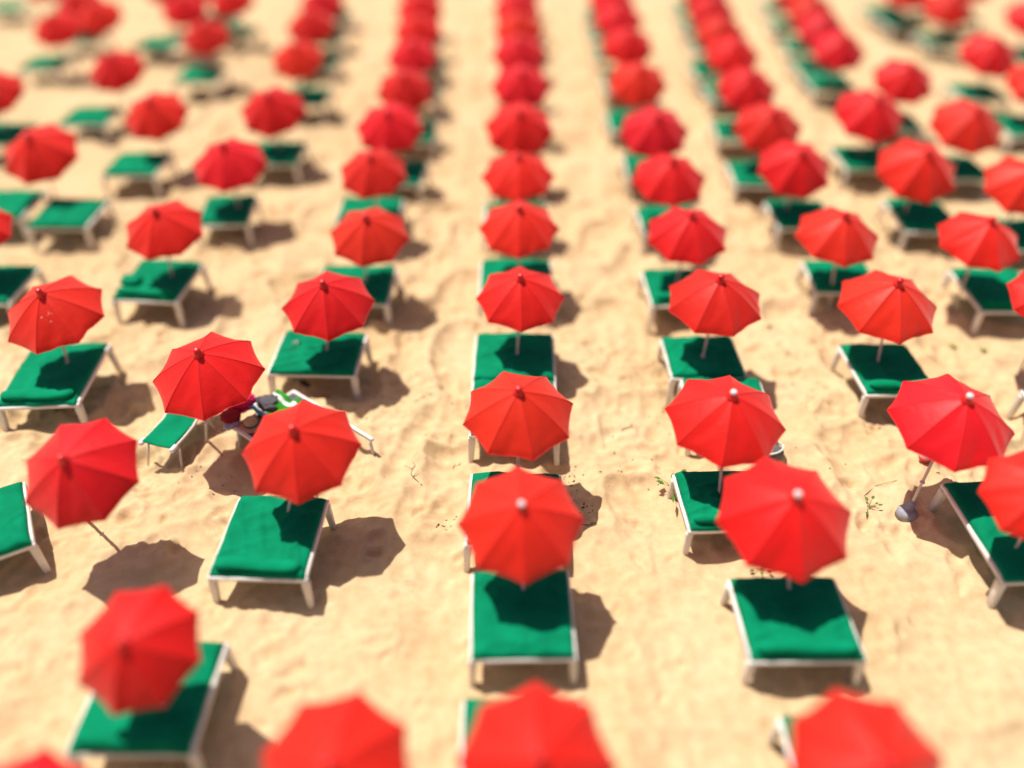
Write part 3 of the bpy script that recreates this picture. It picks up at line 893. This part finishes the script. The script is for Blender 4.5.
def lump(name, mat, loc, size, seed, parent=None, rz=0, pw=2.6, wr=.12, n=18):
    """soft stuffed bag: superellipsoid with creases"""
    ns = Noise(seed); V, F = [], []
    na, nb = n * 2, n
    for j in range(nb + 1):
        th = math.pi * j / nb
        for i in range(na):
            ph = 2 * math.pi * i / na
            f = lambda s: math.copysign(abs(s) ** (2 / pw), s)
            d = Vector((f(math.sin(th)) * f(math.cos(ph)), f(math.sin(th)) * f(math.sin(ph)), f(math.cos(th))))
            k = 1 + wr * (float(ns(d.x * 3 + 20, d.y * 3 + d.z * 4 + 20)) - .5) * 2 + wr * .5 * (float(ns(d.x * 8 + 40, d.z * 8 + d.y * 5 + 60)) - .5)
            V.append((d.x * size[0] * k, d.y * size[1] * k, (d.z * k) * size[2]))
    for j in range(nb):
        for i in range(na):
            a = j * na + i; b = j * na + (i + 1) % na
            F.append((a, a + na, b + na, b))
    o = mesh_obj(name, V, F, mat, parent); o.location = loc; o.rotation_euler = (0, 0, rz)
    return o

bag = empty("beach_bag", (-4.42, 10.16, .43), .5); tag(bag, "magenta and dark red beach bag on the bare lounger beside the straw hat", "bag")
lump("bag_body", M["magenta"], (.05, .05, .15), (.24, .17, .16), 401, bag)
lump("bag_side", M["maroon"], (-.16, -.14, .11), (.16, .12, .12), 402, bag)
m = MB(); m.tube([(-.12, .0, .26), (-.08, -.05, .36), (.05, -.06, .39), (.16, .0, .33), (.19, .05, .24)], .014, 8); m.build("handle", M["magenta"], bag)
bk = empty("backpack", (-4.0, 10.30, .42), .3); tag(bk, "charcoal backpack on the bare lounger between magenta bag and striped towel", "bag")
lump("backpack_body", M["charcoal"], (0, 0, .10), (.20, .17, .11), 403, bk)
lump("pocket", M["charcoal"], (.02, -.17, .09), (.13, .05, .08), 404, bk)
m = MB(); m.tube([(-.13, .02, .22), (-.14, -.08, .30), (-.08, -.18, .2)], .02, 8); m.build("strap", M["charcoal"], bk)
hat = empty("straw_hat", (-4.16, 9.86, .40), .2); tag(hat, "pale straw hat lying on the bare lounger beside the magenta bag", "hat")
m = MB(); m.lathe([(.20, .022), (.215, .03), (.2, .042), (.13, .045), (.115, .06), (.108, .13), (.085, .155), (.04, .165), (.005, .166)], 28); m.build("crown_and_brim", M["straw"], hat)
m = MB(); m.lathe([(.112, .05), (.121, .052), (.117, .085), (.110, .085)], 28); m.build("hat_band", M["charcoal"], hat)
sw = lump("swim_shorts", M["bluewhite"], (-4.47, 9.88, .44), (.15, .09, .05), 405, None, .9); tag(sw, "crumpled blue and white shorts beside the straw hat", "clothes")

tw = empty("striped_towel", (-3.76, 10.20, .40), -.6); tag(tw, "crumpled green, white and teal striped towel on the bare lounger", "towel")
def towel_strip(name, mat, y0, y1, seed):
    V, F = [], []; ns = Noise(77)
    nx_, ny_ = 26, max(3, int((y1 - y0) / .02))
    for j in range(ny_ + 1):
        for i in range(nx_ + 1):
            x = (i / nx_ - .5) * .62; y = y0 + (y1 - y0) * j / ny_
            z = .05 + .16 * float(ns(x * 6 + 9, y * 5 + 4)) + .05 * float(ns(x * 15, y * 13))
            V.append((x, y, z))
    for j in range(ny_):
        for i in range(nx_):
            q = j * (nx_ + 1) + i; F.append((q, q + 1, q + nx_ + 2, q + nx_ + 1))
    o = mesh_obj(name, V, F, mat, tw); md = o.modifiers.new("thick", "SOLIDIFY"); md.thickness = .016
ed = [-.36, -.27, -.22, .08, .17, .26]
for k, mt in enumerate(("towel_teal", "towel_white", "towel_green", "towel_white", "towel_green")):
    towel_strip("stripe", M[mt], ed[k], ed[k + 1], 500)

# cushion on a lounger of the second column on the left
cu = lump("small_cushion", M["roll"], (-7.50, 13.92, LH + .12), (.19, .17, .07), 410, None, .15, 3.4, .06)
tag(cu, "small square green cushion on the lounger corner, second column left of centre", "cushion")

def flip_flop(name, loc, rz, sole, strap, label):
    root = empty(name, loc, rz); tag(root, label, "flip flop")
    V, F = [], []; n = 22; prof = []
    for i in range(n):
        t = 2 * math.pi * i / n; x = math.cos(t); y = math.sin(t)
        prof.append((.052 * y * (1 + .18 * x) * (.86 if abs(x) < .3 else 1), .13 * x))
    m = MB(); m.loft([[(x * .95, y * .97, 0) for x, y in prof], [(x, y, .004) for x, y in prof], [(x, y, .02) for x, y in prof], [(x * .95, y * .97, .024) for x, y in prof]])
    m.build("sole", sole, root)
    m = MB()
    for s in (-1, 1): m.tube([(s * .046, -.01, .02), (s * .036, .03, .05), (0, .075, .045), (0, .085, .02)], .007, 6)
    m.build("strap", strap, root)
flip_flop("flip_flop", (-3.63, 11.26, height(-3.63, 11.26) + .005), .9, M["rubber"], M["rubber"], "black flip flop on shaded sand beneath a green lounger, left of centre")
flip_flop("flip_flop", (-3.82, 11.74, LH + .10), -.35, M["rubber"], M["white_rubber"], "black flip flop with white strap lying on a green lounger")

gb = empty("canvas_bag", (4.12, 9.5, height(4.12, 9.5)), .5); tag(gb, "grey canvas bag with a pale rim on sand between two red umbrellas", "bag")
lump("bag_body", M["grey_bag"], (0, 0, .12), (.2, .12, .15), 420, gb, 0, 3)
m = MB(); m.tube([(.19 * math.cos(t), .11 * math.sin(t), .26) for t in np.linspace(0, 6.28, 18)], .016, 8); m.build("rim", M["frame"], gb)
bz = height(6.49, 9.41)
ba = empty("toy_ball", (6.47, 9.36, bz)); tag(ba, "small pink and red ball on sand by the umbrella with grey base", "ball")
for nm, mt, a, b in (("lower_half", "red_plastic", 0, .5), ("upper_half", "pink", .5, 1)):
    m = MB(); m.lathe([(max(.002, .10 * math.sin(math.pi * t)), .10 - .10 * math.cos(math.pi * t)) for t in np.linspace(a, b, 9)], 22); m.build(nm, M[mt], ba)

# twigs, sprouts and fallen leaves
def twig(x, y, rz, L, seed, label, thick=.009):
    thick *= .6
    r = random.Random(seed); m = MB()
    z0 = height(x, y); pts = []
    for k in range(7):
        t = k / 6 - .5; px, py = t * L, .12 * L * math.sin(t * 7 + seed) + r.uniform(-.02, .02) * L
        wx = x + px * math.cos(rz) - py * math.sin(rz); wy = y + px * math.sin(rz) + py * math.cos(rz)
        pts.append((px, py, height(wx, wy) - z0 + thick * .7))
    m.tube(pts, [thick * (1 - .07 * k) for k in range(7)], 6)
    for k in (2, 4):
        q = Vector(pts[k]); d = Vector((r.uniform(.1, .2), r.choice((-1, 1)) * r.uniform(.12, .25), r.uniform(.03, .1))) * L
        m.tube([q, q + d * .5 + Vector((0, 0, .01)), q + d], [thick * .7, thick * .6, thick * .3], 5)
    o = m.build("twig", M["twig"]); o.location = (x, y, z0); o.rotation_euler = (0, 0, rz)
    return tag(o, label, "twig")
twig(-1.52, 11.0, .55, .42, 1, "dark dry twig lying on sand left of the centre column", .013)
twig(-1.52, 9.12, 1.9, .55, 2, "curved dark twig on sand below a long scuff mark", .011)
twig(-.88, 9.47, .9, .2, 3, "short dark twig in a hollow just left of the centre column", .010)
twig(1.93, 10.27, .5, .22, 4, "short twig in a footprint right of the centre column", .014)
twig(1.12, 8.1, .05, .22, 5, "short twig on sand beside the white knobbed centre umbrella", .012)
twig(7.05, 11.0, 1.2, .3, 6, "thin bent twig on sand beside the shaded lounger at the right", .008)

def sprout(x, y, n, size, seed, label, runner=None):
    r = random.Random(seed); root = empty("beach_weed", (x, y, height(x, y))); tag(root, label, "plant")
    ml, ms = MB(), MB()
    for k in range(n):
        a = r.uniform(0, 6.28); tip = Vector((math.cos(a), math.sin(a), r.uniform(.4, 1.1))) * size * r.uniform(.5, 1)
        ms.tube([(0, 0, -.02), tip * .5 + Vector((0, 0, size * .15)), tip], [.006, .005, .003], 5)
        d = Vector((math.cos(a), math.sin(a), .25)).normalized(); s = Vector((-math.sin(a), math.cos(a), 0)); up = Vector((0, 0, 1))
        L, w = size * r.uniform(.5, .9), size * r.uniform(.13, .22)
        p = [tip, tip + d * L * .35 + s * w, tip + d * L * .7 + s * w * .7, tip + d * L - up * L * .2, tip + d * L * .7 - s * w * .7, tip + d * L * .35 - s * w, tip + d * L * .5 + up * w * .3]
        ml.add(p, [(0, 1, 6), (1, 2, 6), (2, 3, 6), (3, 4, 6), (4, 5, 6), (5, 0, 6)])
    if runner:
        z0 = height(x, y)
        ms.tube([(dx, dy, height(x + dx, y + dy) - z0 + .004) for dx, dy in runner], .005, 6)
    ms.build("stem", M["leaf"], root); ml.build("leaves", M["leaf"], root)
    return root
sprout(2.42, 8.68, 9, .22, 1, "tangle of dark weed beside a white lounger leg, right of centre")
sprout(3.42, 7.30, 6, .14, 2, "small green weed between two loungers of the first right column")
sprout(5.32, 8.45, 5, .13, 3, "green sprout on a curved runner on open sand at the right", [(0, 0), (.06, .3), (.3, .5), (.62, .55), (.9, .35)])
sprout(5.14, 12.25, 4, .10, 4, "small green blade sprouting between the first and second right columns")
def leaf(x, y, rz, L, label):
    m = MB(); w = L * .3
    m.add([(0, -L / 2, 0), (w, -L * .1, .01), (w * .7, L * .25, .02), (0, L / 2, .01), (-w * .7, L * .25, .02), (-w, -L * .1, .01), (0, 0, .03)], [(0, 1, 6), (1, 2, 6), (2, 3, 6), (3, 4, 6), (4, 5, 6), (5, 0, 6)])
    o = m.build("fallen_leaf", M["leaf"]); o.location = (x, y, height(x, y) + .012); o.rotation_euler = (.1, 0, rz); tag(o, label, "leaf")
leaf(8.4, 12.65, .7, .22, "left of two green leaves on sand near the right edge")
leaf(8.8, 12.36, 1.0, .22, "right of two green leaves on sand near the right edge")
leaf(4.98, 13.1, 1.2, .14, "dark green leaf on sand between the first and second right columns")

# countless crumbs of dry weed, gathered in patches
rc = random.Random(9); m = MB()
patch = [(-1.37, 11.25, .22, 16), (-.98, 8.1, .22, 12), (.95, 9.25, .3, 20), (-2.03, 11.8, .3, 10), (-5.06, 14.2, .4, 10), (5.34, 11.2, .35, 14), (1.43, 12.0, .25, 6), (-4.8, 14.0, .3, 6),
         (1.81, 12.45, .4, 16), (-2.3, 10.9, .35, 10), (1.05, 8.45, .16, 14), (2.3, 11.3, .7, 12), (-2.2, 13.2, .6, 10), (3.9, 8.0, .3, 6), (-.9, 10.7, .3, 8), (-3.4, 8.9, .5, 8), (1.0, 8.7, .3, 10), (2.0, 9.6, .9, 18), (-1.3, 10.2, .6, 10), (-6.0, 12.4, .6, 10), (4.7, 9.9, .9, 12), (-1.5, 12.6, .4, 10), (1.9, 14.5, .8, 12), (6.7, 9.9, .6, 12), (-4.6, 9.1, .5, 10)]
for px, py, sp, n in patch:
    for _ in range(n):
        x, y = rc.gauss(px, sp * .6), rc.gauss(py, sp * .6); s = rc.uniform(.006, .019); z = height(x, y)
        a = rc.uniform(0, 3.14); e = rc.uniform(1, 2.2)
        pts = [(e, 0, .3), (0, 1, .2), (-e, .2, .3), (0, -1, .25), (.1, .1, 1.0), (0, 0, -.6)]
        V = [(x + s * (p[0] * math.cos(a) - p[1] * math.sin(a)), y + s * (p[0] * math.sin(a) + p[1] * math.cos(a)), z + s * p[2] * .7) for p in pts]
        m.add(V, [(0, 1, 4), (1, 2, 4), (2, 3, 4), (3, 0, 4), (1, 0, 5), (2, 1, 5), (3, 2, 5), (0, 3, 5)])
o = m.build("seaweed_crumbs", M["weed"], None, False); tag(o, "scattered dark crumbs of dry seaweed on the sand", "seaweed", kind="stuff")

# ------------------------------------------------------------------ light
to_sun = Vector((-.54, .41, 1.72)).normalized()
elev = math.asin(to_sun.z); az = math.atan2(to_sun.x, to_sun.y)
w = bpy.data.worlds.new("World"); scene.world = w; w.use_nodes = True
nt = w.node_tree; bg = nt.nodes["Background"]
sky = nt.nodes.new("ShaderNodeTexSky"); sky.sky_type = "NISHITA"; sky.sun_disc = False
sky.sun_elevation = elev; sky.sun_rotation = az; sky.air_density = 1.0; sky.dust_density = 3.0
nt.links.new(sky.outputs[0], bg.inputs[0]); bg.inputs[1].default_value = SKY
sl = bpy.data.lights.new("sun", "SUN"); sl.energy = SUN; sl.angle = R_(.55); sl.color = (1.0, .955, .87)
so = bpy.data.objects.new("sun", sl); col.objects.link(so); so.location = (-20, 10, 40)
so.rotation_euler = (-to_sun).to_track_quat("-Z", "Y").to_euler()

# ------------------------------------------------------------------ camera
cd = bpy.data.cameras.new("camera"); cam = bpy.data.objects.new("camera", cd); col.objects.link(cam)
cam.location = (0, 0, 9.08); cam.rotation_euler = (R_(90 - 38.403), 0, 0)
cd.sensor_width = 36; cd.lens = 820 / 1024 * 36; cd.clip_start = .1; cd.clip_end = 20000
cd.dof.use_dof = True; cd.dof.focus_distance = FOCUS; cd.dof.aperture_fstop = cd.lens / 1000 / APERTURE; cd.dof.aperture_blades = 0
scene.camera = cam

vs = scene.view_settings
vs.view_transform = "Standard"; vs.look = "None"; vs.gamma = 1; vs.exposure = EXPO; vs.use_curve_mapping = False
scene.render.engine = "CYCLES"
cy = scene.cycles
cy.max_bounces = 6; cy.diffuse_bounces = 4; cy.glossy_bounces = 2; cy.transmission_bounces = 3; cy.use_denoising = True
cy.use_adaptive_sampling = True; cy.adaptive_threshold = .01
try: cy.denoiser = "OPENIMAGEDENOISE"
except Exception: pass
